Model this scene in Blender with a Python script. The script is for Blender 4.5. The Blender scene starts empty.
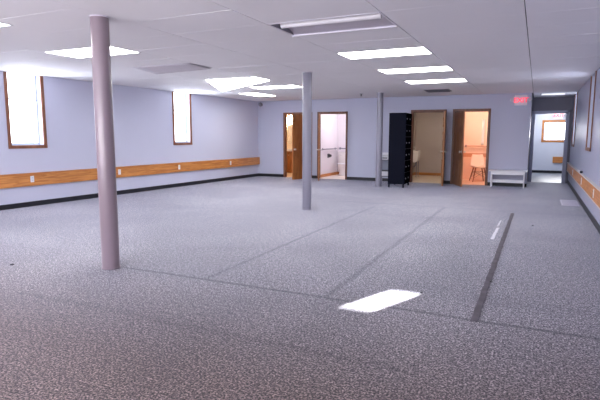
import bpy, bmesh, math, random
from mathutils import Vector, Matrix
random.seed(7)
SC = bpy.context.scene
COL = SC.collection
PI = math.pi

# ------------------------------------------------------------------ helpers
def lin(c):
    return tuple((x/12.92 if x <= .04045 else ((x+.055)/1.055)**2.4) for x in c)
def rgb(r, g, b):
    return lin((r/255, g/255, b/255)) + (1,)

def new_mat(name):
    m = bpy.data.materials.new(name); m.use_nodes = True
    nt = m.node_tree; bs = nt.nodes['Principled BSDF']
    return m, nt, bs
def N(nt, kind, **kw):
    n = nt.nodes.new(kind)
    for k, v in kw.items(): setattr(n, k, v)
    return n
def plain(name, col, rough=.5, metal=0, spec=.5, var=.06, scale=6, bump=0, bscale=60, coat=0):
    m, nt, bs = new_mat(name)
    tc = N(nt, 'ShaderNodeTexCoord'); no = N(nt, 'ShaderNodeTexNoise')
    no.inputs['Scale'].default_value = scale; no.inputs['Detail'].default_value = 4
    nt.links.new(tc.outputs['Object'], no.inputs['Vector'])
    mx = N(nt, 'ShaderNodeMix', data_type='RGBA')
    mx.inputs[6].default_value = tuple(c*(1-var) for c in col[:3]) + (1,)
    mx.inputs[7].default_value = tuple(min(1, c*(1+var)) for c in col[:3]) + (1,)
    nt.links.new(no.outputs['Fac'], mx.inputs[0]); nt.links.new(mx.outputs[2], bs.inputs['Base Color'])
    bs.inputs['Roughness'].default_value = rough; bs.inputs['Metallic'].default_value = metal
    bs.inputs['Specular IOR Level'].default_value = spec; bs.inputs['Coat Weight'].default_value = coat
    if bump:
        n2 = N(nt, 'ShaderNodeTexNoise'); n2.inputs['Scale'].default_value = bscale
        nt.links.new(tc.outputs['Object'], n2.inputs['Vector'])
        b = N(nt, 'ShaderNodeBump'); b.inputs['Strength'].default_value = bump; b.inputs['Distance'].default_value = .005
        nt.links.new(n2.outputs['Fac'], b.inputs['Height']); nt.links.new(b.outputs['Normal'], bs.inputs['Normal'])
    return m
def emit(name, col, strength, base=(.8,.8,.8,1)):
    m, nt, bs = new_mat(name)
    bs.inputs['Base Color'].default_value = base
    bs.inputs['Emission Color'].default_value = col
    bs.inputs['Emission Strength'].default_value = strength
    bs.inputs['Roughness'].default_value = .4
    return m
def wood(name, c1, c2, axis='Y', scale=3.0, rough=.4):
    m, nt, bs = new_mat(name)
    tc = N(nt, 'ShaderNodeTexCoord'); mp = N(nt, 'ShaderNodeMapping')
    st = {'X': (.6, 9, 9), 'Y': (9, .6, 9), 'Z': (9, 9, .6)}[axis]
    mp.inputs['Scale'].default_value = st
    nt.links.new(tc.outputs['Object'], mp.inputs['Vector'])
    n1 = N(nt, 'ShaderNodeTexNoise'); n1.inputs['Scale'].default_value = scale
    n1.inputs['Detail'].default_value = 8; n1.inputs['Distortion'].default_value = 1.2
    nt.links.new(mp.outputs['Vector'], n1.inputs['Vector'])
    cr = N(nt, 'ShaderNodeValToRGB')
    cr.color_ramp.elements[0].position = .35; cr.color_ramp.elements[0].color = c2
    cr.color_ramp.elements[1].position = .65; cr.color_ramp.elements[1].color = c1
    nt.links.new(n1.outputs['Fac'], cr.inputs['Fac']); nt.links.new(cr.outputs['Color'], bs.inputs['Base Color'])
    bs.inputs['Roughness'].default_value = rough
    return m

# ---- mesh builder
class MB:
    def __init__(s): s.bm = bmesh.new()
    def box(s, x0, x1, y0, y1, z0, z1, bev=0, M=None, seg=2):
        vs = [s.bm.verts.new(p) for p in [(x0,y0,z0),(x1,y0,z0),(x1,y1,z0),(x0,y1,z0),(x0,y0,z1),(x1,y0,z1),(x1,y1,z1),(x0,y1,z1)]]
        fs = [s.bm.faces.new([vs[i] for i in q]) for q in [(0,3,2,1),(4,5,6,7),(0,1,5,4),(1,2,6,5),(2,3,7,6),(3,0,4,7)]]
        if bev:
            es = list({e for f in fs for e in f.edges})
            r = bmesh.ops.bevel(s.bm, geom=es, offset=bev, segments=seg, affect='EDGES', profile=.5)
            vs = list({v for f in r['faces'] for v in f.verts})
        if M is not None:
            bmesh.ops.transform(s.bm, matrix=M, verts=[v for v in vs if v.is_valid])
        return s
    def tube(s, pts, r, n=12, caps=True):
        pts = [Vector(p) for p in pts]
        rr = r if isinstance(r, (list, tuple)) else [r]*len(pts)
        rings = []
        ref = None
        for i, p in enumerate(pts):
            if i == 0: d = pts[1]-p
            elif i == len(pts)-1: d = p-pts[i-1]
            else: d = (pts[i+1]-p).normalized()+(p-pts[i-1]).normalized()
            d.normalize()
            if ref is None:
                ref = Vector((0,0,1)) if abs(d.z) < .9 else Vector((1,0,0))
            a = d.cross(ref).normalized(); b = d.cross(a).normalized(); ref = a.cross(d)*-1 if False else ref
            rings.append([s.bm.verts.new(p + (a*math.cos(2*PI*k/n)+b*math.sin(2*PI*k/n))*rr[i]) for k in range(n)])
        for i in range(len(rings)-1):
            for k in range(n):
                s.bm.faces.new([rings[i][k], rings[i][(k+1)%n], rings[i+1][(k+1)%n], rings[i+1][k]])
        if caps:
            s.bm.faces.new(rings[0][::-1]); s.bm.faces.new(rings[-1])
        return s
    def lathe(s, prof, c=(0,0,0), n=24, sx=1, sy=1, axis='Z'):
        rings = []
        for r, z in prof:
            ring = []
            for k in range(n):
                a = 2*PI*k/n; p = (r*math.cos(a)*sx, r*math.sin(a)*sy, z)
                if axis == 'X': p = (p[2], p[0], p[1])
                if axis == 'Y': p = (p[0], p[2], p[1])
                ring.append(s.bm.verts.new((p[0]+c[0], p[1]+c[1], p[2]+c[2])))
            rings.append(ring)
        for i in range(len(rings)-1):
            for k in range(n):
                s.bm.faces.new([rings[i][k], rings[i][(k+1)%n], rings[i+1][(k+1)%n], rings[i+1][k]])
        s.bm.faces.new(rings[0][::-1]); s.bm.faces.new(rings[-1])
        return s
    def prism(s, poly, x0, x1, axis='X'):
        def P(a, b, t):
            return {'X': (t,a,b), 'Y': (a,t,b), 'Z': (a,b,t)}[axis]
        A = [s.bm.verts.new(P(a,b,x0)) for a,b in poly]; B = [s.bm.verts.new(P(a,b,x1)) for a,b in poly]
        n = len(poly)
        s.bm.faces.new(A[::-1]); s.bm.faces.new(B)
        for i in range(n): s.bm.faces.new([A[i], A[(i+1)%n], B[(i+1)%n], B[i]])
        return s
    def grid(s, fn, nu, nv, thick=0):
        V = [[s.bm.verts.new(fn(i/nu, j/nv)) for j in range(nv+1)] for i in range(nu+1)]
        for i in range(nu):
            for j in range(nv):
                s.bm.faces.new([V[i][j], V[i+1][j], V[i+1][j+1], V[i][j+1]])
        return s
    def build(s, name, mat, parent=None, smooth=False, solid=0, sub=0):
        bmesh.ops.recalc_face_normals(s.bm, faces=s.bm.faces)
        me = bpy.data.meshes.new(name); s.bm.to_mesh(me); s.bm.free()
        if smooth:
            for p in me.polygons: p.use_smooth = True
        o = bpy.data.objects.new(name, me); COL.objects.link(o)
        me.materials.append(mat)
        if parent is not None: o.parent = parent
        if solid:
            md = o.modifiers.new('Solid', 'SOLIDIFY'); md.thickness = solid; md.offset = 0
        if sub:
            md = o.modifiers.new('Sub', 'SUBSURF'); md.levels = sub; md.render_levels = sub
        if smooth and not sub:
            try:
                me.set_sharp_from_angle(angle=math.radians(40))
            except Exception: pass
        return o

def thing(name, label, cat, loc=(0,0,0), rz=0, group=None):
    o = bpy.data.objects.new(name, None); COL.objects.link(o)
    o.empty_display_size = .1
    o.location = loc; o.rotation_euler = (0,0,rz)
    o['label'] = label; o['category'] = cat
    if group: o['group'] = group
    return o
def tag(o, label, cat, group=None):
    o['label'] = label; o['category'] = cat
    if group: o['group'] = group
    return o
def sroot(name, label, cat, loc=(0,0,0), rz=0):
    o = thing(name, label, cat, loc, rz); o['kind'] = 'structure'; return o
def struct(o, label, cat):
    o['kind'] = 'structure'; o['label'] = label; o['category'] = cat; return o
def dup(root, loc, rz, label, group=None):
    r = root.copy(); COL.objects.link(r); r.location = loc; r.rotation_euler = (0,0,rz); r['label'] = label
    if group: r['group'] = group
    for ch in list(root.children):
        c = ch.copy(); COL.objects.link(c); c.parent = r
        for g in list(ch.children):
            d = g.copy(); COL.objects.link(d); d.parent = c
    return r

# ------------------------------------------------------------------ dimensions
H = 2.508          # ceiling height
D = 14.713         # face of back wall
R = .875           # right wall face
YF = -2.0          # wall behind the camera
YC = 16.5          # corridor end wall
YE = 20.95         # far room end wall
AL = math.atan(.027)   # left wall is a touch out of square
XL0, YL0 = -8.79, 5.8
def xl(y): return XL0 + .027*(y-YL0)
WALL_T = .12

# ------------------------------------------------------------------ materials
M = {}
M['wall'] = plain('wall_paint', rgb(194,196,216), rough=.42, spec=.4, var=.03, scale=1.2, bump=.05, bscale=250)
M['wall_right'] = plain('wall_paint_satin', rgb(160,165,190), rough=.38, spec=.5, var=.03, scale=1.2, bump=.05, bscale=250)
M['wall_far'] = plain('far_wall_paint', rgb(205,210,226), rough=.5, var=.03)
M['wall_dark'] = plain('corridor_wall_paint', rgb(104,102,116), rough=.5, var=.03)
M['black_base'] = plain('black_vinyl', rgb(22,24,34), rough=.45, var=.1)
M['oak'] = wood('orange_oak', rgb(206,140,76), rgb(170,104,50), 'Y')
M['oak_x'] = wood('orange_oak_x', rgb(206,140,76), rgb(170,104,50), 'X')
M['casing'] = wood('brown_casing', rgb(140,88,62), rgb(104,60,42), 'Z')
M['casing_dark'] = wood('dark_brown_casing', rgb(122,76,56), rgb(86,50,38), 'Z')
M['leaf'] = wood('door_veneer', rgb(176,116,68), rgb(140,86,48), 'Z', rough=.35)
M['leaf_dark'] = wood('dark_door_veneer', rgb(156,108,76), rgb(120,80,56), 'Z', rough=.35)
M['tile'] = plain('ceiling_tile', rgb(238,237,243), rough=.8, spec=.15, var=.035, scale=.9, bump=.25, bscale=120)
M['void'] = plain('ceiling_void', rgb(60,56,62), rough=.9)
M['white_metal'] = plain('white_metal', rgb(214,212,222), rough=.35)
M['grey_lens'] = plain('grey_lens', rgb(205,200,210), rough=.85, spec=.1)
M['grey_metal'] = plain('grey_metal', rgb(130,128,140), rough=.4, metal=.3)
M['chrome'] = plain('chrome', rgb(205,203,200), rough=.35, metal=.5)
M['white_plastic'] = plain('white_plastic', rgb(226,226,232), rough=.35, var=.02)
M['porcelain'] = plain('porcelain', rgb(236,232,230), rough=.15, var=.02)
M['dark_plastic'] = plain('dark_plastic', rgb(34,34,42), rough=.4)
M['locker'] = plain('locker_paint', rgb(5,8,26), rough=.6, spec=.1, var=.08)
M['locker_door'] = plain('locker_door_paint', rgb(7,7,12), rough=.8, spec=.0, var=.08)
M['bench'] = plain('bench_paint', rgb(244,244,250), rough=.4, var=.04, scale=20)
M['lit'] = emit('lit_diffuser', (1.0,1.0,1.0,1), 15)
M['lit_dim'] = emit('dim_diffuser', (.9,.92,1.0,1), .8)
M['day'] = emit('daylight_pane', (.90,.94,1.0,1), 5.5)
M['day_far'] = emit('far_daylight_pane', (.96,.97,1.0,1), 7)
M['day_right'] = emit('side_daylight_pane', (.62,.66,.9,1), .12, (.45,.46,.55,1))
M['day_right_far'] = emit('corridor_daylight_pane', (.8,.85,1,1), 1.0)

# post paint: mauve
M['post'] = plain('mauve_post_paint', rgb(134,119,128), rough=.28, spec=.6, var=.03, scale=3)
M['post2'] = plain('grey_post_paint', rgb(128,126,142), rough=.3, spec=.6, var=.03, scale=3)

# carpet
def carpet():
    m, nt, bs = new_mat('berber_carpet')
    L = nt.links.new
    tc = N(nt, 'ShaderNodeTexCoord')
    n1 = N(nt, 'ShaderNodeTexNoise'); n1.inputs['Scale'].default_value = 80; n1.inputs['Detail'].default_value = 3; n1.inputs['Roughness'].default_value = .75
    L(tc.outputs['Object'], n1.inputs['Vector'])
    cr = N(nt, 'ShaderNodeValToRGB')
    e = cr.color_ramp.elements
    e[0].position = .41; e[0].color = rgb(44,40,42)
    e[1].position = .61; e[1].color = rgb(206,200,204)
    k = e.new(.5); k.color = rgb(115,110,115)
    L(n1.outputs['Fac'], cr.inputs['Fac'])
    # broad wear and stains
    n2 = N(nt, 'ShaderNodeTexNoise'); n2.inputs['Scale'].default_value = .55; n2.inputs['Detail'].default_value = 5; n2.inputs['Distortion'].default_value = .6
    L(tc.outputs['Object'], n2.inputs['Vector'])
    r2 = N(nt, 'ShaderNodeMapRange'); r2.inputs[1].default_value = .35; r2.inputs[2].default_value = .65
    r2.inputs[3].default_value = .76; r2.inputs[4].default_value = 1.10
    L(n2.outputs['Fac'], r2.inputs[0])
    sx = N(nt, 'ShaderNodeSeparateXYZ'); L(tc.outputs['Object'], sx.inputs[0])
    nj = N(nt, 'ShaderNodeTexNoise'); nj.inputs['Scale'].default_value = 1.8
    L(tc.outputs['Object'], nj.inputs['Vector'])
    def math_(op, a, b=None, c=None):
        n = N(nt, 'ShaderNodeMath', operation=op)
        for i, v in enumerate((a, b, c)):
            if v is None: continue
            if isinstance(v, (int, float)): n.inputs[i].default_value = v
            else: L(v, n.inputs[i])
        return n.outputs[0]
    jit = math_('MULTIPLY', math_('SUBTRACT', nj.outputs['Fac'], .5), .04)
    def band(coord, c, w, lo=None, hi=None, other=None):
        d = math_('ABSOLUTE', math_('SUBTRACT', math_('ADD', coord, jit), c))
        v = math_('SUBTRACT', 1.0, math_('SMOOTH_MIN', 1.0, math_('DIVIDE', d, w), .2))
        v = math_('MAXIMUM', v, 0.0)
        if lo is not None:
            v = math_('MULTIPLY', v, math_('MULTIPLY', math_('GREATER_THAN', other, lo), math_('LESS_THAN', other, hi)))
        return v
    X, Y = sx.outputs[0], sx.outputs[1]
    total = math_('MULTIPLY', band(Y, 3.77, .035, -3.8, .9, X), .62)
    for b, s in ((band(X, -1.55, .05, 3.75, 9.8, Y), .42), (band(X, -2.8, .04, 3.8, 9.3, Y), .42),
                 (band(Y, 9.75, .09, -3.7, .9, X), .25), (band(X, -.33, .05, 3.75, 9.6, Y), .3),
                 (band(Y, 2.75, .06, -4.0, -.6, X), .22)):
        total = math_('MAXIMUM', total, math_('MULTIPLY', b, s))
    dark = math_('SUBTRACT', 1.0, total)
    n3 = N(nt, 'ShaderNodeTexNoise'); n3.inputs['Scale'].default_value = 24; n3.inputs['Detail'].default_value = 2; n3.inputs['Roughness'].default_value = .9
    L(tc.outputs['Object'], n3.inputs['Vector'])
    r3 = N(nt, 'ShaderNodeMapRange'); r3.inputs[1].default_value = .38; r3.inputs[2].default_value = .62
    r3.inputs[3].default_value = .66; r3.inputs[4].default_value = 1.36
    L(n3.outputs['Fac'], r3.inputs[0])
    fac = math_('MULTIPLY', math_('MULTIPLY', dark, r2.outputs[0]), r3.outputs[0])
    mul = N(nt, 'ShaderNodeMix', data_type='RGBA', blend_type='MULTIPLY'); mul.inputs[0].default_value = 1
    L(cr.outputs['Color'], mul.inputs[6])
    # weaker foreground light painted in: carpet gets darker and browner toward the viewer
    near_dim = N(nt, 'ShaderNodeMapRange'); L(Y, near_dim.inputs[0])
    near_dim.inputs[1].default_value = 2.2; near_dim.inputs[2].default_value = 4.1; near_dim.inputs[3].default_value = 1; near_dim.inputs[4].default_value = 0
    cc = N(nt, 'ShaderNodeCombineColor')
    for q, dv in enumerate((.50, .60, .65)): L(math_('MULTIPLY', fac, math_('SUBTRACT', 1.0, math_('MULTIPLY', near_dim.outputs[0], dv))), cc.inputs[q])
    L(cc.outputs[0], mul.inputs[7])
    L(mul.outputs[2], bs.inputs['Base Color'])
    bs.inputs['Roughness'].default_value = .75
    bs.inputs['Specular IOR Level'].default_value = .35
    bs.inputs['Sheen Weight'].default_value = .5; bs.inputs['Sheen Roughness'].default_value = .3
    bs.inputs['Sheen Tint'].default_value = rgb(205,215,245)
    b = N(nt, 'ShaderNodeBump'); b.inputs['Strength'].default_value = .35; b.inputs['Distance'].default_value = .005
    L(n1.outputs['Fac'], b.inputs['Height']); L(b.outputs['Normal'], bs.inputs['Normal'])
    return m
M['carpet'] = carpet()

# ------------------------------------------------------------------ floor
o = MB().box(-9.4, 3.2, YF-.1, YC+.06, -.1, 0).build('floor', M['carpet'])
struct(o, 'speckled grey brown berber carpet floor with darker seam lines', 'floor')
M['far_floor'] = plain('far_room_floor_finish', rgb(96,100,110), rough=.4, var=.05)
struct(MB().box(-2.6, 3.4, YC+.06, YE+.1, -.1, .0).build('floor_far_room', M['far_floor']), 'pale smooth floor of the room beyond the corridor doorway', 'floor')
M['bath_floor'] = plain('bath_vinyl', rgb(214,190,160), rough=.35, var=.05, scale=12)

# ------------------------------------------------------------------ walls
def wall_y(mb, y0, y1, x0, x1, holes, z1=H+.12, z0=0):
    """wall across x with rectangular holes (x0,x1,z0,z1)"""
    holes = sorted(holes); cur = x0
    for a, b, c, d in holes:
        mb.box(cur, a, y0, y1, z0, z1)
        if c > z0: mb.box(a, b, y0, y1, z0, c)
        if d < z1: mb.box(a, b, y0, y1, d, z1)
        cur = b
    mb.box(cur, x1, y0, y1, z0, z1)
def wall_x(mb, x0, x1, y0, y1, holes, z1=H+.12, z0=0):
    holes = sorted(holes); cur = y0
    for a, b, c, d in holes:
        mb.box(x0, x1, cur, a, z0, z1)
        if c > z0: mb.box(x0, x1, a, b, z0, c)
        if d < z1: mb.box(x0, x1, a, b, d, z1)
        cur = b
    mb.box(x0, x1, cur, y1, z0, z1)

DOORS = [(-7.59, -6.55), (-6.37, -5.345), (-3.385, -2.37), (-2.20, -1.19)]   # outer edges of the casings
CW = .06; DT = 2.12
mb = MB()
wall_y(mb, D, D+WALL_T, xl(D)-.2, -.20, [(a+CW-.015, b-CW+.015, 0, DT-CW+.015) for a, b in DOORS])
M['wall_b'] = plain('back_wall_paint', rgb(184,187,208), rough=.45, spec=.3, var=.03, scale=1.2, bump=.05, bscale=250)
struct(mb.build('wall_back', M['wall_b']), 'pale lilac back wall with four washroom doorways', 'wall')

# left wall is rotated by AL around (XL0,YL0): local x = distance into the wall, local y along it
LW = bpy.data.objects.new('wall_left', None); COL.objects.link(LW)
LW.location = (XL0, YL0, 0); LW.rotation_euler = (0,0,-AL)
struct(LW, 'long pale lilac left wall with two tall narrow windows', 'wall')
def ly(y): return (y-YL0)/math.cos(AL)
WL = [(6.0, 6.775), (10.47, 11.215)]
mb = MB()
wall_x(mb, -.22, 0, ly(YF-.1), ly(D+.1), [(ly(a)+.05, ly(b)-.05, 1.16, H-.004) for a, b in WL])
mb.build('wall_panel', M['wall'], LW)
# right wall
WR = [(10.30, 11.20), (14.78, 15.75)]
mb = MB()
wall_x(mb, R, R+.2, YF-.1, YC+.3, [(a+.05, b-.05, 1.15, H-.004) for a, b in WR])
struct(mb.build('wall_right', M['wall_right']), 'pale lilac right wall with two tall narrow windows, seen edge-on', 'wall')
# rear wall, behind the camera, with a small glass light through which the sun falls
sun_dir = Vector((.25, .61, 0)).normalized()
EL = math.radians(19)
cx, cy = -1.10, 3.925
dist = (cy-YF)/sun_dir.y
hx, hz = cx - sun_dir.x*dist, dist*math.tan(EL)
hh = .66*math.tan(EL)/2
mb = MB(); wall_y(mb, YF-.03, YF, -9.3, R+.2, [(hx-.14, hx+.14, hz-hh, hz+hh)])
struct(mb.build('wall_front', M['wall']), 'pale lilac wall behind the viewer with a small high opening', 'wall')

# recess end wall with doorway, returns
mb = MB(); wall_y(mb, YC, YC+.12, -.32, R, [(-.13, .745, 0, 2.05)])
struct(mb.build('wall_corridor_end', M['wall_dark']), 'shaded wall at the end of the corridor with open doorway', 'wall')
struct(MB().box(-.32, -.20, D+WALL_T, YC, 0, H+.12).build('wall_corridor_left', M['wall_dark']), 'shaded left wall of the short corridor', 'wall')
M['jamb'] = plain('jamb_paint', rgb(150,154,178), rough=.3)
mb = MB()
mb.box(-.135,-.095,YC-.02,YC+.14,0,2.06,.004); mb.box(.71,.75,YC-.02,YC+.14,0,2.06,.004); mb.box(-.135,.75,YC-.02,YC+.14,2.02,2.06,.004)
mb.box(-.19,-.13,YC-.03,YC-.005,0,2.11,.004); mb.box(.745,.805,YC-.03,YC-.005,0,2.11,.004); mb.box(-.19,.805,YC-.03,YC-.005,2.05,2.11,.004)
struct(mb.build('trim_1', M['jamb']), 'grey blue painted frame of the corridor doorway', 'trim')
# far room
mb = MB(); wall_y(mb, YE, YE+.12, -2.6, 3.4, [(.20, 1.3, 1.22, 1.90)])
struct(mb.build('wall_far_end', M['wall_far']), 'pale end wall of the far room with a wide window', 'wall')
struct(MB().box(-2.7,-2.6,YC+.12,YE+.1,0,H+.12).build('wall_far_left', M['wall_far']), 'left wall of the far room', 'wall')
struct(MB().box(3.3,3.4,YC+.12,YE+.1,0,H+.12).build('wall_far_right', M['wall_far']), 'right wall of the far room', 'wall')
struct(MB().box(R+.2,3.4,YC+.0,YC+.12,0,H+.12).build('wall_far_front', M['wall_far']), 'near wall of the far room', 'wall')
struct(MB().box(-2.6,-.32,YC+.62,YC+.70,0,H+.12).build('wall_far_return', M['wall_far']), 'return wall of the far room', 'wall')
struct(MB().box(-.40,-.32,YC+.12,YC+.70,0,H+.12).build('wall_far_nib', M['wall_far']), 'short nib wall beside the doorway of the far room', 'wall')
struct(MB().box(-2.7,3.4,YC+.12,YE+.1,H+.12,H+.2).build('ceiling_far_room', M['tile']), 'pale ceiling of the far room', 'ceiling')
struct(MB().box(-2.6,3.3,YE-.012,YE,0,.09,.002).build('baseboard_far', M['black_base']), 'black baseboard of the far room', 'baseboard')

# baseboards
mb = MB()
xs = [xl(D)] + [v for a, b in DOORS for v in (a, b)] + [-.20]
for i in range(0, len(xs), 2): mb.box(xs[i], xs[i+1], D-.012, D, 0, .095, .002)
struct(mb.build('baseboard_back', M['black_base']), 'black vinyl baseboard along the back wall', 'baseboard')
b = MB().box(0, .012, ly(YF), ly(D), 0, .095, .002).build('baseboard_left', M['black_base']); b.location = LW.location; b.rotation_euler = LW.rotation_euler
struct(b, 'black vinyl baseboard along the left wall', 'baseboard')
struct(MB().box(R-.012, R, YF, YC, 0, .10, .002).build('baseboard_right', M['black_base']), 'black vinyl baseboard along the right wall', 'baseboard')

# ------------------------------------------------------------------ windows
def window(root, W, zb, zt, mat_pane, mat_frame, into=-1, rail=None, depth=.12):
    """local: y along wall 0..W, wall face at x=0, reveal goes to x = into*depth"""
    s = into; f = MB()
    def bx(x0, x1, *a): f.box(min(x0,x1), max(x0,x1), *a)
    # casing on the wall face: two sides and a sill
    bx(0, -s*.018, -.005, .055, zb, zt, .003); bx(0, -s*.018, W-.055, W+.005, zb, zt, .003); bx(0, -s*.022, -.005, W+.005, zb-.005, zb+.055, .003)
    bx(s*.002, -s*.005, .045, .06, zb+.05, zt); bx(s*.002, -s*.005, W-.06, W-.045, zb+.05, zt)
    f.build('window_casing', mat_frame, root)
    g = MB()
    def gx(x0, x1, *a): g.box(min(x0,x1), max(x0,x1), *a)
    d0, d1 = s*(depth-.03), s*depth
    gx(0, s*depth, .048, .056, zb+.05, zt); gx(0, s*depth, W-.056, W-.048, zb+.05, zt); gx(0, s*depth, .05, W-.05, zb+.052, zb+.06)
    gx(d0, d1, .056, .085, zb+.06, zt, .002); gx(d0, d1, W-.085, W-.056, zb+.06, zt, .002); gx(d0, d1, .056, W-.056, zb+.06, zb+.10, .002)
    if rail: gx(d0, d1, .056, W-.056, rail, rail+.03, .002)
    g.build('window_sash', M['sash'], root)
    p = MB(); x0, x1 = sorted((s*(depth-.012), s*(depth-.006)))
    p.box(x0, x1, .06, W-.06, zb+.07, zt); p.build('window_pane', mat_pane, root)
M['sash'] = plain('white_sash', rgb(190,196,214), rough=.4)
for i, (a, b) in enumerate(WL):
    w = sroot('window_%d' % (i+1), ['tall narrow bright window nearest the viewer on the left wall', 'tall narrow bright window further along the left wall'][i], 'window')
    w.location = (xl(a), a, 0); w.rotation_euler = (0,0,-AL)
    window(w, (b-a)/math.cos(AL), 1.12, H-.004, M['day'], M['casing'], rail=2.02, depth=.15)
for i, (a, b) in enumerate(WR):
    w = sroot('window_%d' % (i+3), ['narrow window with brown casing nearer on the right wall', 'narrow window at the corridor end of the right wall'][i], 'window')
    w.location = (R, a, 0)
    window(w, b-a, 1.10, H-.004, M['day_right' if i == 0 else 'day_right_far'], M['casing'], into=1, rail=1.9, depth=.1)
w = sroot('window_5', 'wide bright window in the far room seen through the corridor doorway', 'window', (0,YE,0))
f = MB()
f.box(.13,.20,-.02,0,1.15,1.97,.003); f.box(1.3,1.37,-.02,0,1.15,1.97,.003); f.box(.13,1.37,-.022,0,1.15,1.22,.003); f.box(.13,1.37,-.022,0,1.90,1.97,.003)
f.build('window_casing', M['oak_x'], w)
f = MB(); f.box(.20,.235,.04,.07,1.22,1.90); f.box(1.265,1.30,.04,.07,1.22,1.90); f.box(.20,1.30,.04,.07,1.22,1.255); f.box(.20,1.30,.04,.07,1.865,1.90); f.box(.74,.765,.04,.07,1.25,1.87)
f.build('window_sash', M['sash'], w)
MB().box(.23,1.27,.05,.056,1.25,1.87).build('window_pane', M['day_far'], w)

# ------------------------------------------------------------------ wooden raceway rails and outlets
M['strip'] = plain('white_strip', rgb(214,208,206), rough=.4)
r = thing('wall_rail', 'long orange oak rail board along the left wall', 'rail', (XL0, YL0, 0), -AL)
MB().box(0, .055, ly(YF+.2), ly(15.0), .40, .64, .004).build('rail_board', M['oak'], r)
MB().box(0, .062, ly(YF+.2), ly(15.0), .636, .648, .002).build('rail_cap', M['oak'], r)
# board runs just up to the back wall corner
for ch in r.children:
    for v in ch.data.vertices:
        if v.co.y > ly(D)-.02: v.co.y = ly(D)-.008
r2 = thing('wall_rail', 'orange oak rail board with pale edges along the right wall', 'rail', (R, 0, 0))
MB().box(-.05, 0, YF+.2, YC-.12, .385, .605, .003).build('rail_board', M['oak'], r2)
MB().box(-.058, 0, YF+.2, YC-.11, .603, .618, .002).build('rail_cap', M['strip'], r2)
MB().box(-.056, 0, YF+.2, YC-.11, .372, .387, .002).build('rail_bottom_edge', M['strip'], r2)
r3 = thing('wall_rail', 'short orange oak rail board on the far room wall under its window', 'rail', (0, YE, 0))
MB().box(.56, 3.2, -.05, -.001, .38, .60, .004).build('rail_board', M['oak_x'], r3)
MB().box(.555, 3.2, -.056, -.001, .598, .61, .002).build('rail_cap', M['oak_x'], r3)

def make_outlet(label, loc, rz):
    t = thing('wall_outlet', label, 'outlet', loc, rz, 'outlets on the oak wall rails')
    MB().box(0, .008, -.037, .037, -.06, .06, .003).build('cover_plate', M['white_plastic'], t)
    for z in (-.024, .024):
        s_ = MB().lathe([(.0165, .0), (.0165, .003), (.014, .004)], (.008, 0, z), 16, axis='X').build('socket', M['white_metal'], t)
        MB().box(.0115, .0128, -.008, -.005, z-.004, z+.006).box(.0115, .0128, .005, .008, z-.004, z+.006).build('slot', M['dark_plastic'], s_)
    return t
labs = ['white outlet on the left oak rail below the nearest window', 'white outlet on the left oak rail just right of the mauve post',
        'white outlet on the left oak rail below the further left window', 'white outlet on the left oak rail nearest the back corner']
first = None
for (y, lb) in zip((6.38, 8.54, 10.60, 12.98), labs):
    loc = (xl(y)+.0555, y, .53)
    if first is None: first = make_outlet(lb, loc, -AL)
    else: dup(first, loc, -AL, lb)
for (y, lb) in zip((13.75, 11.1, 8.75), ['white outlet on the right oak rail, farthest from the viewer', 'white outlet on the right oak rail below the nearer window', 'white outlet on the right oak rail, nearest the viewer']):
    o = dup(first, (R-.0505, y, .495), PI, lb); 
    o.scale = (1, 1.1, 1.15)

# ------------------------------------------------------------------ doors
def knob(parent, x, y0, side, z=.95, m='chrome'):
    """round knob on a face whose outward normal is local y*side"""
    prof = [(.030, 0), (.030, .006), (.012, .010), (.012, .035), (.026, .042), (.029, .055), (.022, .066), (.006, .070)]
    mb = MB().lathe([(r_, y0 + side*h_) for r_, h_ in prof], (x, 0, z), 18, axis='Y')
    return mb.build('door_knob', M[m], parent, smooth=True)
def six_panel(W, Hh, T, side_mb=None):
    mb = MB(); mb.box(0, W, -T/2, T/2, 0.012, Hh, .002)
    # raised panels on both faces
    st = .11; mid = .09; pw = (W-2*st-mid)/2
    rows = [(.22, .72), (.88, 1.48), (1.62, 1.88)]
    for (a, b) in rows:
        for c in (st, st+pw+mid):
            for s in (-1, 1):
                y0, y1 = sorted((s*(T/2-.001), s*(T/2+.007)))
                # moulding ring
                for q in ((c, c+pw, a, a+.014), (c, c+pw, b-.014, b), (c, c+.014, a, b), (c+pw-.014, c+pw, a, b)):
                    mb.box(q[0], q[1], y0, y1, q[2], q[3], .002, seg=1)
                mb.box(c+.04, c+pw-.04, y0, y1, a+.04, b-.04, .005, seg=1)
    return mb
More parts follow.
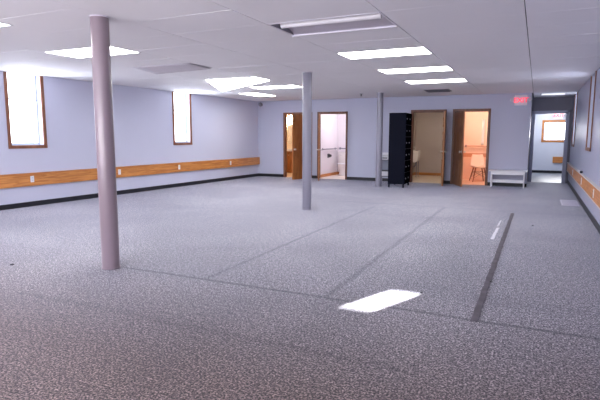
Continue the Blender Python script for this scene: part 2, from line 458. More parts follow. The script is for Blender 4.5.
def door(i, hinge, ang, mat_leaf, mat_frame, label, knobm='chrome'):
    a, b = DOORS[i]
    d = sroot('door_%d' % (i+1), label, 'door', ((a+b)/2, D, 0))
    w2 = (b-a)/2
    f = MB()
    for s in (-1, 1):
        x0, x1 = sorted((s*w2, s*(w2-CW))); f.box(x0, x1, -.018, 0, 0, DT, .004)
        x0, x1 = sorted((s*(w2-CW+.018), s*(w2-CW-.004))); f.box(x0, x1, -.004, WALL_T+.004, 0, DT-CW+.004, .002)
        x0, x1 = sorted((s*(w2-CW-.004), s*(w2-CW-.016))); f.box(x0, x1, .05, .085, 0, DT-CW-.004, .002)
    f.box(-w2, w2, -.018, 0, DT-CW, DT, .004); f.box(-w2+CW, w2-CW, -.004, WALL_T+.004, DT-CW-.004, DT-CW+.014, .002)
    f.box(-w2+CW, w2-CW, .05, .085, DT-CW-.016, DT-CW-.004, .002)
    f.build('door_frame', M[mat_frame], d)
    W = (b-a) - 2*CW - .016; T = .035
    lf = six_panel(W, 2.03, T).build('door_leaf', M[mat_leaf], d)
    s = 1 if hinge == 'L' else -1
    # leaf x axis points from the hinge; outward swing toward the room (-y)
    lf.location = (-s*(w2-CW-.012), -.02, 0)
    th = -ang if hinge == 'L' else PI+ang
    lf.rotation_euler = (0, 0, th)
    knob(lf, W-.065, T/2, 1, m=knobm); knob(lf, W-.065, -T/2, -1, m=knobm)
    hg = MB()
    for z in (.22, 1.02, 1.80): hg.lathe([(.007, z), (.007, z+.09)], (-.004, .0, 0), 10)
    hg.build('hinge', M['grey_metal'], lf)
    return d
door(0, 'R', math.radians(78), 'leaf', 'casing', 'leftmost washroom doorway with brown door half open behind the middle post')
door(1, 'L', math.radians(67), 'leaf', 'casing_dark', 'doorway to the bright washroom with the toilet')
door(2, 'R', math.radians(101), 'leaf', 'casing_dark', 'doorway beside the dark locker to the dim beige washroom')
door(3, 'L', math.radians(66.5), 'leaf_dark', 'casing_dark', 'rightmost doorway to the peach washroom with a chair', 'chrome')

# ------------------------------------------------------------------ washrooms
Y0 = D+WALL_T
def room(nm, x0, x1, y1, wallcol, floorcol, light, lcol, words, lpos=None, base=True, size=.5):
    mw = plain(nm+'_paint', wallcol, rough=.5, var=.02); mf = plain(nm+'_floor', floorcol, rough=.35, var=.05, scale=10)
    struct(MB().box(x0-.04, x0, Y0, y1, 0, 2.5).build('wall_%s_left' % nm, mw), words+' left wall', 'wall')
    struct(MB().box(x1, x1+.04, Y0, y1, 0, 2.5).build('wall_%s_right' % nm, mw), words+' right wall', 'wall')
    struct(MB().box(x0-.04, x1+.04, y1, y1+.04, 0, 2.5).build('wall_%s_back' % nm, mw), words+' back wall', 'wall')
    struct(MB().box(x0-.04, x1+.04, Y0, y1+.04, 2.44, 2.48).build('ceiling_%s' % nm, mw), words+' ceiling', 'ceiling')
    struct(MB().box(x0, x1, D+.02, y1, .0, .006).build('floor_%s' % nm, mf), words+' vinyl floor', 'floor')
    if base:
        mb = MB(); mb.box(x0, x0+.012, Y0, y1, .006, .10, .002); mb.box(x0, x1, y1-.012, y1, .006, .10, .002); mb.box(x1-.012, x1, Y0, y1, .006, .10, .002)
        struct(mb.build('baseboard_%s' % nm, M['oak_x']), words+' oak baseboard', 'baseboard')
    lx, lyy, lz = lpos or ((x0+x1)/2, (Y0+y1)/2, 2.40)
    if light:
        t = thing('ceiling_lamp', 'round lamp on the ceiling of the %s' % words, 'lamp', (lx, lyy, 2.44))
        MB().lathe([(.13, 0), (.13, -.02), (.12, -.025)], (0,0,0), 24).build('lamp_base', M['white_metal'], t)
        MB().lathe([(.11, -.025), (.105, -.05), (.08, -.075), (.03, -.088)], (0,0,0), 24).build('lamp_shade', emit(nm+'_lamp', lcol, light), t, smooth=True)
room('washroom', -8.62, -6.52, 17.0, rgb(226,206,180), rgb(226,196,160), 0, None, 'warm tan washroom')
room('restroom', -6.40, -4.60, 16.6, rgb(232,226,232), rgb(244,232,224), 150, (1,.95,.95,1), 'bright white washroom', lpos=(-5.6,15.5,0))
room('powder_room', -3.86, -2.30, 17.6, rgb(190,176,166), rgb(228,208,186), 72, (1,.88,.74,1), 'dim beige washroom', lpos=(-3.0,15.9,0))
room('bathing_room', -2.22, -.70, 16.45, rgb(244,212,190), rgb(236,196,172), 135, (1,.86,.73,1), 'peach washroom', lpos=(-1.5,15.4,0), base=False)

# vanity in the tan washroom
v = thing('bathroom_vanity', 'brown vanity cabinet with white basin in the leftmost washroom', 'vanity', (-8.31, 16.72, 0))
MB().box(-.28,.28,-.24,.265,.09,.80,.004).box(-.26,.26,-.20,.265,.006,.09).build('cabinet', M['leaf'], v)
for s in (-1, 1):
    dd = MB().box(min(s*.01,s*.265), max(s*.01,s*.265), -.258, -.24, .13, .76, .004).build('cabinet_door', M['leaf'], v)
    MB().lathe([(.006,-.258),(.006,-.275),(.014,-.280),(.012,-.290)], (s*.04,0,.66), 12, axis='Y').build('knob', M['chrome'], dd)
mb = MB().box(-.30,.30,-.27,.265,.80,.83,.008)
mb.lathe([(.10,.828),(.19,.829),(.215,.86),(.205,.87),(.19,.855),(.12,.80)], (0,-.01,0), 28, 1.1, .85)
mb.build('basin', M['porcelain'], v, smooth=True)
MB().tube([(0,.19,.83),(0,.19,.95),(0,.14,.98),(0,.08,.95)], .011, 10).build('faucet', M['chrome'], v, smooth=True)
mr = thing('wall_mirror', 'framed mirror above the vanity in the leftmost washroom', 'mirror', (-8.31, 16.995, 0))
MB().box(-.26,.26,-.02,-.002,1.08,1.80,.004).build('mirror_frame', M['chrome'], mr)
MB().box(-.24,.24,-.024,-.019,1.10,1.78).build('mirror_glass', plain('mirror', rgb(220,220,225), rough=.05, metal=1), mr)
lt = thing('vanity_light', 'bright wall light with globe bulbs above the mirror in the leftmost washroom', 'lamp', (-8.34, 16.995, 0))
MB().box(-.30,.30,-.03,-.002,1.94,2.04,.005).build('light_bar', M['chrome'], lt)
warm = emit('warm_bulb', (1,.88,.72,1), 220)
for x in (-.17, 0, .17):
    MB().lathe([(.02,-.0),(.05,.02),(.06,.055),(.05,.09),(.02,.11)], (x,-.09,1.94), 18).build('bulb', warm, lt, smooth=True)

# toilet
t = thing('toilet', 'white toilet against the back wall of the bright washroom', 'toilet', (-6.05, 16.59, 0.006))
mb = MB().box(-.24,.24,-.20,-.005,.40,.77,.03, seg=3); mb.build('tank', M['porcelain'], t, smooth=True)
MB().box(-.25,.25,-.21,0,.77,.805,.012).build('tank_lid', M['porcelain'], t, smooth=True)
mb = MB()
prof = [(.12,0),(.13,.03),(.105,.10),(.11,.20),(.16,.30),(.185,.37),(.19,.39)]
mb.lathe(prof, (0,-.42,0), 28, .95, 1.28); mb.box(-.11,.11,-.34,-.02,0,.38,.03)
mb.build('bowl', M['porcelain'], t, smooth=True)
MB().lathe([(.17,.39),(.192,.392),(.195,.41),(.185,.425),(.10,.43)], (0,-.41,0), 28, .95, 1.22).build('seat', M['white_plastic'], t, smooth=True)
MB().tube([(-.18,-.205,.70),(-.18,-.23,.70),(-.11,-.235,.69)], .008, 8).build('flush_handle', M['chrome'], t)
# grab bars
def grab(label, p0, p1, off, bm='grey_metal'):
    t = thing('grab_bar', label, 'grab bar', p0)
    a = Vector((0,0,0)); b = Vector(p1)-Vector(p0); o = Vector(off); u = (b-a).normalized()*.03
    MB().tube([a, a+o*.7, a+o+u*.7, b+o-u*.7, b+o*.7, b], .016, 12).build('bar', M[bm], t, smooth=True)
    for q in (a, b): MB().tube([q, q+o*.12], .04, 16).build('wall_flange', M['grey_metal'], t)
grab('long metal grab bar on the left wall of the bright washroom', (-6.40,15.22,.93), (-6.40,16.35,.93), (.06,0,0))
grab('metal grab bar behind the toilet on the back wall', (-6.30,16.60,.93), (-5.60,16.60,.93), (0,-.06,0))
t = thing('paper_holder', 'dark toilet paper holder on the left wall of the bright washroom', 'paper holder', (-6.40,15.72,.70))
MB().box(0,.02,-.08,.08,-.07,.07,.006).build('back_plate', M['dark_plastic'], t)
MB().lathe([(.05,-.05),(.052,-.045),(.052,.045),(.05,.05)], (.06,0,0), 20, axis='Y').build('paper_roll', M['dark_plastic'], t, smooth=True)

# sink in the beige washroom
t = thing('wall_sink', 'white wall hung sink in the dim beige washroom', 'sink', (-3.86, 16.7, 0))
mb = MB().prism([(0,.50),(.26,.50),(.31,.56),(.33,.76),(.33,.90),(.05,.90),(.05,.96),(0,.96)], -.18, .18, 'Y')
bmesh.ops.bevel(mb.bm, geom=mb.bm.edges[:], offset=.012, segments=2, affect='EDGES')
mb.build('basin', M['porcelain'], t, smooth=True)
MB().tube([(.04,0,.93),(.09,0,1.02),(.18,0,1.0),(.20,0,.95)], .012, 10).build('faucet', M['chrome'], t, smooth=True)
mb = MB()
mb.tube([(.22,0,.62),(.22,0,.40),(.16,0,.34),(.0,0,.38)], .02, 10)
for s in (-.15,.15): mb.tube([(.28,s,.56),(.28,s,.006)], .014, 10)
mb.build('drain_pipe', M['grey_metal'], t, smooth=True)

# peach washroom: tiled ledge, towel, chair
M['peach_tile'] = plain('peach_band', rgb(206,146,112), rough=.4)
o = MB().box(-2.215,-.705,16.437,16.449,.72,.84,.002).build('trim_2', M['peach_tile']); struct(o, 'darker tile band round the peach washroom', 'trim')
grab('rail with pale bar on the back wall of the peach washroom', (-2.02,16.45,1.06), (-.9,16.45,1.06), (0,-.07,0), 'peach_tile')
t = thing('towel', 'white towel hanging on the back wall of the peach washroom', 'towel', (-1.53,16.445,0))
mb = MB().grid(lambda u, v: (-.035+.07*u, -.022-.006*math.sin(u*9), 1.10+.78*v), 8, 10)
mb.build('cloth', plain('towel_cloth', rgb(255,250,246), rough=.9), t, smooth=True, solid=.012)
MB().tube([(0,0.003,1.90),(0,-.03,1.90),(0,-.035,1.87)], .008, 8).build('hook', M['chrome'], t)
def shell_chair(label, loc, rz):
    t = thing('shell_chair', label, 'chair', loc, rz)
    def f(u, v):
        x = (u-.5)*2
        # v 0 front lip, .5 hinge, 1 back top
        if v < .5:
            q = v/.5; y = -.22+.40*q; z = .44-.03*math.sin(q*PI)+.0*q; wd = .23-.01*q
        else:
            q = (v-.5)/.5; y = .18+.09*q; z = .44+.36*q; wd = .22-.07*q*q
        if v >= .42 and v <= .6: z += .0
        z += .05*abs(x)**2.2*(1 if v < .5 else .3); y -= (.06*abs(x)**2 if v > .5 else 0)
        return (x*wd, y, z)
    MB().grid(f, 12, 20).build('seat_shell', M['shell'], t, smooth=True, solid=.012)
    for sx in (-1, 1):
        for sy in (-1, 1):
            MB().tube([(sx*.12, sy*.12-.02, .42), (sx*.21, sy*.21-.01, 0)], [.021,.013], 10).build('leg', M['leg_wood'], t, smooth=True)
    mb = MB()
    for sx in (-1, 1):
        mb.tube([(sx*.135,.11,.36),(sx*.185,-.19,.12)], .0035, 6); mb.tube([(sx*.135,-.15,.36),(sx*.185,.17,.12)], .0035, 6)
        mb.tube([(-.15,sx*.15-.02,.30),(.15,sx*.15-.02,.30)], .0035, 6)
        mb.tube([(-.15,sx*.15-.02,.32),(.185,sx*.18-.02,.12)], .0035, 6); mb.tube([(.15,sx*.15-.02,.32),(-.185,sx*.18-.02,.12)], .0035, 6)
    mb.build('brace', M['dark_plastic'], t)
    return t
M['shell'] = plain('chair_shell', rgb(250,226,206), rough=.35, var=.02)
M['leg_wood'] = wood('chair_leg_wood', rgb(150,88,58), rgb(112,64,42), 'Z')
shell_chair('white moulded chair with splayed wooden legs in the peach washroom', (-1.555,15.85,.006), math.radians(20))

# ------------------------------------------------------------------ ceiling
XT = [-.167-1.22*k for k in range(8)][::-1]     # tee lines
XT = [-9.3] + XT + [R]
reg = [4.67+.6533*k for k in range(-11, 19)]
reg = [v for v in reg if v > YF+.2]
def bounds(col_x):
    if abs(col_x+6.267) < .01:
        return [YF+.05,-.9,-.2,.45,1.1,1.75,2.4,2.98,3.59,4.25,4.87,5.48,6.05,6.55,7.16,7.88,8.60,9.21,9.75,10.30,10.91,11.45,12.05,12.7,13.35,14.0,D]
    if abs(col_x+7.487) < .01:
        return [YF+.05] + [v for v in reg if v < 11.3] + [11.70, 12.92, 13.5, 14.1, D]
    if col_x > -.2:
        return [YF+.05] + [v for v in reg if v < 8.3] + [8.48, 9.1, 9.75, 10.4, 11.05, 11.7, 12.35, 13.0, 13.65, 14.3, 15.10, 15.72, YC]
    return [YF+.05] + [v for v in reg if v < D-.25] + [D]
OPEN = [ # x0,x1,y0,y1
    (-2.607,-1.387,4.67), (-2.607,-1.387,6.63), (-2.607,-1.387,8.59), (-2.607,-1.387,10.55),
    (-6.267,-5.047,2.98), (-6.267,-5.047,4.87), (-6.267,-5.047,6.55), (-6.267,-5.047,8.60), (-6.267,-5.047,10.30)]
mb = MB(); rnd = random.Random(3)
for i in range(len(XT)-1):
    x0, x1 = XT[i], XT[i+1]
    ys = bounds(x0)
    for j in range(len(ys)-1):
        y0, y1 = ys[j], ys[j+1]
        if any(abs(x0-a) < .02 and abs(y0-c) < .03 for a, b, c in OPEN): continue
        rects = [(x0, x1)]
        if abs(x0+7.487) < .01 and abs(y0-11.70) < .01: rects = [(-6.85, x1)]
        if x0 > -.2 and abs(y0-15.10) < .01: rects = [(x0, .015), (.625, x1)]
        if x0 > -.2 and y0 >= D-.01: rects = [(max(x0, -.2), r_[1]) if r_[0] < -.1 else r_ for r_ in rects]
        for (a, b) in rects:
            gx = .004 if x0 > -2.7 else .0015; gy = .0008
            if x0 > -.2 and abs(y0-8.48) < .01: gy = .006
            vs = []
            tl = [rnd.uniform(0, .0015) for _ in range(4)]
            P = [[a+gx,y0+gy],[b-gx,y0+gy],[b-gx,y1-gy],[a+gx,y1-gy]]
            if rnd.random() < .45:
                q = rnd.randrange(4); P[q][1] += rnd.uniform(.012, .03)*(1 if q < 2 else -1)
                P[q][0] += rnd.uniform(.0, .004)*(1 if q in (0, 3) else -1)
            lo = [mb.bm.verts.new((p[0], p[1], H-t_)) for p, t_ in zip(P, tl)]
            hi = [mb.bm.verts.new((p[0], p[1], H+.016-t_)) for p, t_ in zip(P, tl)]
            mb.bm.faces.new(lo[::-1]); mb.bm.faces.new(hi)
            for k in range(4): mb.bm.faces.new([lo[k], lo[(k+1)%4], hi[(k+1)%4], hi[k]])
ce = mb.build('ceiling', M['tile']); struct(ce, 'pale suspended ceiling of large rectangular tiles', 'ceiling')
struct(MB().box(-9.4, R+.2, YF-.1, YC+.12, H+.119, H+.2).build('ceiling_deck', M['void']), 'dark deck above the ceiling tiles', 'ceiling')

def troffer(label, x0, x1, y0, y1, mat, droop=None, g='recessed ceiling lights'):
    W, L_ = x1-x0, y1-y0
    t = thing('ceiling_light', label, 'ceiling light', (x0, y0, H), 0, g)
    f = MB(); e = .018; zt = .09
    f.box(0,W,0,e,-.004,.02,.002); f.box(0,W,L_-e,L_,-.004,.02,.002); f.box(0,e,0,L_,-.004,.02,.002); f.box(W-e,W,0,L_,-.004,.02,.002)
    f.box(0,W,0,.004,.0,zt); f.box(0,W,L_-.004,L_,0,zt); f.box(0,.004,0,L_,0,zt); f.box(W-.004,W,0,L_,0,zt); f.box(0,W,0,L_,zt,zt+.006)
    f.build('housing', M['white_metal'], t)
    if droop:
        c = droop  # drops at corners (nl, nr, fr, fl)
        def fn(u, v):
            z = -.002-(c[0]*(1-u)*(1-v)+c[1]*u*(1-v)+c[2]*u*v+c[3]*(1-u)*v)
            return (.012+(W-.024)*u, .012+(L_-.024)*v, z)
        MB().grid(fn, 8, 6).build('diffuser', mat, t, smooth=True, solid=.004)
    else:
        MB().box(e*.6,W-e*.6,e*.6,L_-e*.6,-.002,.004).build('diffuser', mat, t)
    return t
troffer('lit rectangular ceiling light, first lit one beyond the unlit troffer', -2.607,-1.387,6.65,7.26,M['lit'])
troffer('lit rectangular ceiling light, middle one of the row toward the lockers', -2.607,-1.387,8.60,9.21,M['lit'])
troffer('lit rectangular ceiling light farthest along the row toward the lockers', -2.607,-1.387,10.56,11.17,M['lit'])
troffer('lit ceiling light behind the big mauve post', -6.262,-5.052,4.87,5.48,M['lit'])
troffer('unlit grey ceiling light panel left of the sagging light', -6.262,-5.052,6.55,7.16,M['grey_lens'], droop=(.0,.01,.02,.05))
troffer('lit ceiling light whose lens sags down at one corner', -6.262,-5.052,8.60,9.21,M['lit'], droop=(.0,.0,.015,.19))
troffer('lit ceiling light half hidden by the middle post', -6.262,-5.052,10.30,10.91,M['lit'])
troffer('lit ceiling light cut off by the left edge of the view', -6.262,-5.052,2.98,3.59,M['lit'])
troffer('lit narrow ceiling light nearest the back left corner', -7.45,-6.86,11.71,12.91,M['lit'])
troffer('dim ceiling light over the corridor recess', .02,.62,15.11,15.71,M['lit_dim'])
# unlit open troffer with curved reflector
t = thing('ceiling_light', 'unlit ceiling light with open grey reflector nearest the viewer', 'ceiling light', (-2.607, 4.67, H), 0, 'recessed ceiling lights')
W, L_ = 1.22, .63
f = MB()
f.box(0,W,0,.02,-.006,.012,.002); f.box(0,W,L_-.02,L_,-.018,.012,.002); f.box(0,.02,0,L_,-.006,.012,.002); f.box(W-.02,W,0,L_,-.006,.012,.002)
f.build('trim_frame', M['white_metal'], t)
M['reflector'] = plain('reflector_metal', rgb(190,184,198), rough=.28, metal=.55, var=.03)
MB().grid(lambda u, v: (.02+(W-.04)*u, .02+(L_-.04)*v, .0+.055*math.sin(PI*v)**.6), 2, 24).build('reflector', M['reflector'], t, smooth=True)
for x in (.02, W-.02):
    pts = [(.02+(L_-.04)*v/16, .055*math.sin(PI*v/16)**.6) for v in range(17)]
    MB().prism(pts, x-.001, x+.001, 'X').build('end_cap', M['grey_metal'], t)
MB().tube([(.06,.23,.03),(W-.06,.23,.03)], .036, 20).build('streak_tube', plain('pale_streak',rgb(236,234,240),rough=.3), t, smooth=True)  # pale tube shaped to imitate the bright reflection streak in the reflector

# ceiling air vent
t = thing('ceiling_vent', 'grey louvred air vent in the ceiling near the back wall', 'vent', (-2.33, 13.0, H))
f = MB()
for (a, b, c, d) in ((-.30,.30,-.30,-.26),(-.30,.30,.26,.30),(-.30,-.26,-.30,.30),(.26,.30,-.30,.30)): f.box(a,b,c,d,-.012,0,.003)
f.build('vent_frame', M['grey_metal'], t)
for k in range(5):
    y = -.21+.105*k
    MB().box(-.27,.27,-.035,.035,-.002,.002, M=Matrix.Translation((0,y,-.012)) @ Matrix.Rotation(math.radians(35),4,'X')).build('louvre', M['grey_metal'], t)
MB().box(-.27,.27,-.27,.27,-.0015,-.0005).build('vent_backing', M['dark_plastic'], t)
# sprinkler
t = thing('fire_sprinkler', 'small dark sprinkler head on the ceiling near the back wall', 'sprinkler', (-4.42,13.2,H))
MB().lathe([(.045,0),(.045,-.008),(.02,-.014)], (0,0,0), 20).build('escutcheon', M['grey_metal'], t)
MB().tube([(0,0,-.01),(0,0,-.06)], .014, 10).build('sprinkler_body', M['dark_plastic'], t)
MB().lathe([(.035,-.06),(.035,-.064)], (0,0,0), 14).build('deflector', M['dark_plastic'], t)

# ------------------------------------------------------------------ posts
def post(label, x, y, mat, rad=.088):
    t = thing('support_post', label, 'post', (x, y, 0), 0, 'round support posts in a line')
    MB().lathe([(rad, .0),(rad, H+.12)], (0,0,0), 48).build('shaft', mat, t, smooth=True)
    MB().lathe([(rad+.006,.0),(rad+.006,.012),(rad+.001,.016)], (0,0,0), 48).build('base_ring', mat, t, smooth=True)
    MB().lathe([(rad+.010,H-.012),(rad+.010,H-.004)], (0,0,0), 48).build('ceiling_collar', M['white_metal'], t, smooth=True)
post('big mauve round steel post nearest the viewer', -3.925, 3.70, M['post'])
post('grey round steel post in the middle, in front of the leftmost washroom doors', -3.835, 8.38, M['post2'], .085)
post('farthest grey round steel post beside the dark locker', -3.84, 13.07, M['post2'], .082)

# ------------------------------------------------------------------ locker cabinet
LKW, LKD, LKB, LKH = .80, .44, .09, 1.97
t = thing('locker_cabinet', 'tall dark blue locker cabinet standing beside the washroom door', 'locker', (-3.125, 13.02, 0), math.radians(3))
# local: front face at x=0 looking +x, runs +y; depth toward -x
MB().box(-LKD, 0, 0, LKW, LKB, LKH, .006).build('locker_body', M['locker'], t)
for (x, y) in ((-.03,.03),(-LKD+.03,.03),(-.03,LKW-.03),(-LKD+.03,LKW-.03)):
    MB().box(x-.02,x+.02,y-.02,y+.02,0,LKB,.003).build('leg', M['locker'], t)
cw = LKW/2; rh = (LKH-LKB)/6
for c in range(2):
    for r_ in range(6):
        dd = MB().box(.0,.016, c*cw+.008,(c+1)*cw-.008, LKB+r_*rh+.008, LKB+(r_+1)*rh-.008, .003).build('locker_door', M['locker_door'], t)
        hd = MB().box(.016,.034, c*cw+.045, c*cw+.060, LKB+(r_+.5)*rh-.018, LKB+(r_+.5)*rh+.018, .004)
        hd.build('door_handle', M['grey_metal'], dd)

# grey shelf unit between post and locker with white boxes
t = thing('shelf_stand', 'low grey two tier shelf stand between farthest post and locker', 'shelf', (-3.97, 13.40, 0))
for (x, y) in ((.015,.015),(.315,.015),(.015,.385),(.315,.385)):
    MB().box(x-.012,x+.012,y-.012,y+.012,0,.70,.002).build('leg', M['grey_metal'], t)
for z in (.24,.69):
    MB().box(0,.33,0,.40,z,z+.03,.004).build('shelf_board', M['grey_metal'], t)
MB().box(0,.33,.385,.393,.27,.69).build('back_panel', plain('grey_panel', rgb(140,144,160), rough=.5), t)
b_ = thing('paper_cutter', 'small white device with dark slot on top of the grey shelf stand', 'device', (-3.805, 13.56, .72))
MB().prism([(-.15,0),(.15,0),(.15,.13),(-.02,.13),(-.15,.09)], -.14, .14, 'X').build('casing', M['white_plastic'], b_)
MB().box(-.10,.10,-.153,-.147,.03,.055).build('slot', M['dark_plastic'], b_)
MB().box(-.09,.09,.02,.03,.13,.19,.003).build('paper_guide', M['white_plastic'], b_)
b_ = thing('storage_box', 'white storage box on the lower shelf of the grey stand', 'box', (-3.805, 13.57, .27))
MB().box(-.14,.14,-.15,.15,0,.13,.006).build('box_body', M['white_plastic'], b_)
MB().box(-.145,.145,-.155,.155,.125,.15,.004).build('box_lid', M['dark_plastic'], b_)

# ------------------------------------------------------------------ bench
t = thing('white_bench', 'low white wooden bench against the back wall by the corridor', 'bench', (-.67, 14.47, 0))
MB().box(-.47,.47,-.19,.19,.425,.455,.006).build('bench_top', M['bench'], t)
MB().box(-.42,.42,-.165,-.145,.345,.425,.003).box(-.42,.42,.145,.165,.345,.425,.003).build('apron', M['bench'], t)
for s in (-1, 1):
    x = s*.405
    mb = MB()
    poly = [(-.175,.425),(.175,.425),(.165,.0),(.10,.0),(.07,.07),(0,.11),(-.07,.07),(-.10,.0),(-.165,.0),(-.172,.2)]
    mb.prism(poly, x-.014, x+.014, 'X'); mb.build('leg', M['bench'], t)
MB().box(-.392,.392,-.012,.012,.12,.20,.003).build('stretcher', M['bench'], t)

# ------------------------------------------------------------------ exit signs
M['exit_red'] = emit('exit_red', (1,.05,.10,1), .9, (.8,.05,.08,1))
M['exit_face'] = emit('exit_face', (.9,.4,.5,1), .04, (.80,.72,.78,1))
def exit_sign(label, loc, s=1.0):
    t = thing('exit_sign', label, 'exit sign', loc, 0, 'red exit signs')
    MB().box(-.155*s,.155*s,-.055,-.001,-.135*s,.135*s,.008).build('sign_housing', M['white_plastic'], t)
    fc = MB().box(-.14*s,.14*s,-.057,-.054,-.12*s,.12*s,.001).build('sign_face', M['exit_face'], t)
    cu = bpy.data.curves.new('exit_text', 'FONT'); cu.body = 'EXIT'; cu.size = .175*s; cu.extrude = .002
    cu.align_x = 'CENTER'; cu.align_y = 'CENTER'; cu.offset = .004
    tmp = bpy.data.objects.new('tmp', cu); COL.objects.link(tmp)
    bpy.context.view_layer.update()
    me = bpy.data.meshes.new_from_object(tmp.evaluated_get(bpy.context.evaluated_depsgraph_get()))
    bpy.data.objects.remove(tmp); bpy.data.curves.remove(cu)
    o = bpy.data.objects.new('exit_lettering', me); COL.objects.link(o); me.materials.clear(); me.materials.append(M['exit_red'])
    o.rotation_euler = (PI/2,0,0); o.location = (0,-.059,0); o.parent = t
    for k in (-1, 1):
        h = MB().tube([(k*.15*s,-.03,.02),(k*.19*s,-.03,.02)], .012, 8).lathe([(.03,-.02),(.048,-.05),(.052,-.085),(.046,-.09)], (k*.215*s,0,.02), 18, axis='Y').build('emergency_lamp', M['white_metal'], t, smooth=True)
        MB().lathe([(.042,-.0895),(.036,-.094)], (k*.215*s,0,.02), 18, axis='Y').build('lamp_lens', M['grey_lens'], h)
    return t
exit_sign('red EXIT sign with two emergency lamps at the right end of the back wall', (-.455, D, 2.315))
exit_sign('small red EXIT sign in the far room above its window', (.66, YE, 2.13), 1.0)

# corner sensor
t = thing('corner_speaker', 'small dark grey device high in the back left corner', 'speaker', (xl(D)+.13, D, 2.40), 0)
MB().box(-.05,.05,-.02,0,-.04,.04,.004).build('bracket', M['grey_metal'], t)
MB().lathe([(.02,-.02),(.06,-.03),(.07,-.07),(.05,-.11),(.015,-.12)], (0,0,0), 20, axis='Y').build('device_body', M['grey_metal'], t, smooth=True)

# small bits on the right rail
t = tag(MB().lathe([(.02,0),(.028,.01),(.028,.035),(.018,.05)], (R-.03,11.6,.618), 16).build('small_cap', M['dark_plastic'], smooth=True), 'tiny dark cap lying on the right oak rail', 'cap')

# ------------------------------------------------------------------ floor things
t = thing('floor_register', 'pale slatted floor register beside the right wall', 'vent', (.67, 11.55, 0))
mb = MB()
for (a, b, c, d) in ((-.16,.16,-.52,-.49),(-.16,.16,.49,.52),(-.16,-.13,-.52,.52),(.13,.16,-.52,.52)): mb.box(a,b,c,d,0,.006,.001)
M['register'] = plain('register_paint', rgb(186,182,204), rough=.4)
mb.build('register_frame', M['register'], t)
for k in range(16):
    y = -.465+.062*k
    MB().box(-.13,.13,y-.022,y+.022,.001,.005).build('slat', M['register'], t)
MB().box(-.13,.13,-.49,.49,.0,.0012).build('register_backing', M['grey_metal'], t)

M['tape'] = plain('dark_tape', rgb(92,86,94), rough=.7, spec=.2, var=.55, scale=9)
def strip(fx, y0, y1, w, jag, seed, z=.002):
    rr = random.Random(seed); n = 60
    L1 = [(fx(y0+(y1-y0)*i/n)-w/2+rr.uniform(-jag, jag), y0+(y1-y0)*i/n) for i in range(n+1)]
    R1 = [(x+w+rr.uniform(-jag, jag), y) for x, y in L1]
    mb = MB()
    A = [mb.bm.verts.new((x,y,z)) for x,y in L1]; B = [mb.bm.verts.new((x,y,z)) for x,y in R1]
    for i in range(n): mb.bm.faces.new([A[i],B[i],B[i+1],A[i+1]])
    return mb
tag(strip(lambda y: -.34+.004*(y-6), 3.74, 9.52, .052, .004, 1).build('tape_strip', M['tape'], solid=.002), 'long dark worn tape strip stuck on the carpet on the right', 'tape')
M['wtape'] = plain('white_tape', rgb(214,212,222), rough=.6, var=.15, scale=20)
tag(strip(lambda y: -.47+.01*(y-7), 6.95, 7.9, .04, .006, 2).build('tape_strip', M['wtape'], solid=.002), 'short ragged white tape strip beside the dark tape strip', 'tape')
tag(strip(lambda y: -.475+.02*(y-7.9), 8.0, 8.6, .018, .008, 4).build('tape_strip', M['wtape'], solid=.002), 'thin torn white tape scrap beyond the short white strip', 'tape')
for (x, y, lb, s) in ((-.84,4.25,'dark crumb at the tip of the sunlit patch',.014), (.01,8.3,'dark crumb on the carpet right of the dark tape strip',.016), (-.32,4.87,'dark crumb on the dark tape strip',.012),
                   (-.59,2.83,'dark crumb on the carpet in the foreground',.008), (-4.94,3.32,'dark crumb on the carpet at far left',.018)):
    bm_ = MB(); bmesh.ops.create_icosphere(bm_.bm, subdivisions=2, radius=s)
    for v in bm_.bm.verts: v.co *= 1+random.uniform(-.25,.25); v.co.z = v.co.z*.45
    o = bm_.build('carpet_crumb', M['dark_plastic'], smooth=True); o.location = (x,y,s*.35); tag(o, lb, 'crumb')

# ------------------------------------------------------------------ lights
sun = bpy.data.lights.new('sun', 'SUN'); sun.energy = 70; sun.angle = math.radians(.5); sun.color = (1,.97,.95)
so = bpy.data.objects.new('sun', sun); COL.objects.link(so)
dvec = Vector((sun_dir.x*math.cos(EL), sun_dir.y*math.cos(EL), -math.sin(EL)))
so.rotation_euler = dvec.to_track_quat('-Z', 'Y').to_euler()
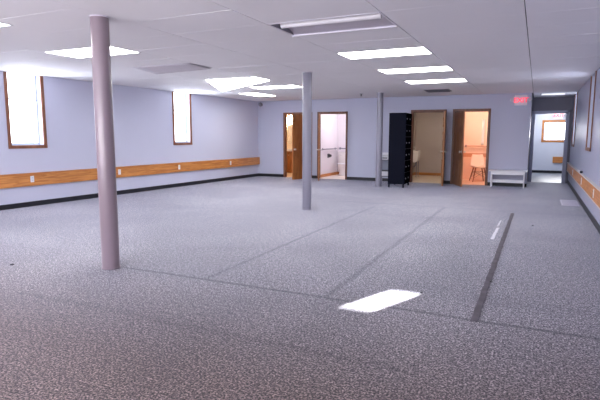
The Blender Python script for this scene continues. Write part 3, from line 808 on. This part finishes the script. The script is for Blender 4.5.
# area lamps; the rear one is an unseen fill added to brighten the ceiling
def area(name, loc, rot, sx, sy, e, col):
    l = bpy.data.lights.new(name, 'AREA'); l.shape = 'RECTANGLE'; l.size = sx; l.size_y = sy; l.energy = e; l.color = col
    o = bpy.data.objects.new(name, l); COL.objects.link(o); o.location = loc; o.rotation_euler = rot; return o
area('rear_fill', (-4.2, YF+.4, 1.3), (PI/2+math.radians(55),0,0), 8, 1.0, 420, (1,.97,.99))
for (a, b) in WL: area('window_daylight', (xl(a)+.05, (a+b)/2, 1.85), (0,-PI/2,0), 1.2, .6, 20, (.82,.89,1))
for (a, b), e in zip(WR, (9, 4)): area('window_daylight', (R-.03, (a+b)/2, 1.7), (0,PI/2,0), 1.0, .7, e*.75, (.72,.78,1))
area('far_room_daylight', (.8, YE-.1, 1.6), (-PI/2,0,0), 1.0, .6, 30, (.95,.97,1))
area('far_room_ceiling_light', (0.4, 19.7, H-.05), (math.radians(25),0,0), 1.2, 1.0, 30, (.95,.97,1))

w = bpy.data.worlds.new('world'); SC.world = w; w.use_nodes = True
nt = w.node_tree; bg = nt.nodes['Background']
sky = N(nt, 'ShaderNodeTexSky'); sky.sky_type = 'HOSEK_WILKIE'; sky.sun_direction = -dvec
nt.links.new(sky.outputs[0], bg.inputs[0]); bg.inputs[1].default_value = .6

# ------------------------------------------------------------------ camera
F, YAW, PIT, ROL, CH = 496.456, .443, .128, .002, 1.358
fw = Vector((-math.sin(YAW)*math.cos(PIT), math.cos(YAW)*math.cos(PIT), -math.sin(PIT)))
rt = Vector((math.cos(YAW), math.sin(YAW), 0)); up = rt.cross(fw)
r2_ = rt*math.cos(ROL)+up*math.sin(ROL); u2_ = -rt*math.sin(ROL)+up*math.cos(ROL)
cam = bpy.data.cameras.new('camera'); cam.sensor_width = 36; cam.lens = F/600*36; cam.clip_start = .05
co = bpy.data.objects.new('camera', cam); COL.objects.link(co)
mm = Matrix((r2_, u2_, -fw)).transposed().to_4x4(); mm.translation = Vector((0,0,CH)); co.matrix_world = mm
SC.camera = co
SC.view_settings.view_transform = 'Standard'
SC.view_settings.exposure = 0.35
SC.cycles.max_bounces = 10; SC.cycles.diffuse_bounces = 6
SC.cycles.sample_clamp_indirect = 6
try: SC.cycles.use_denoising = True
except Exception: pass
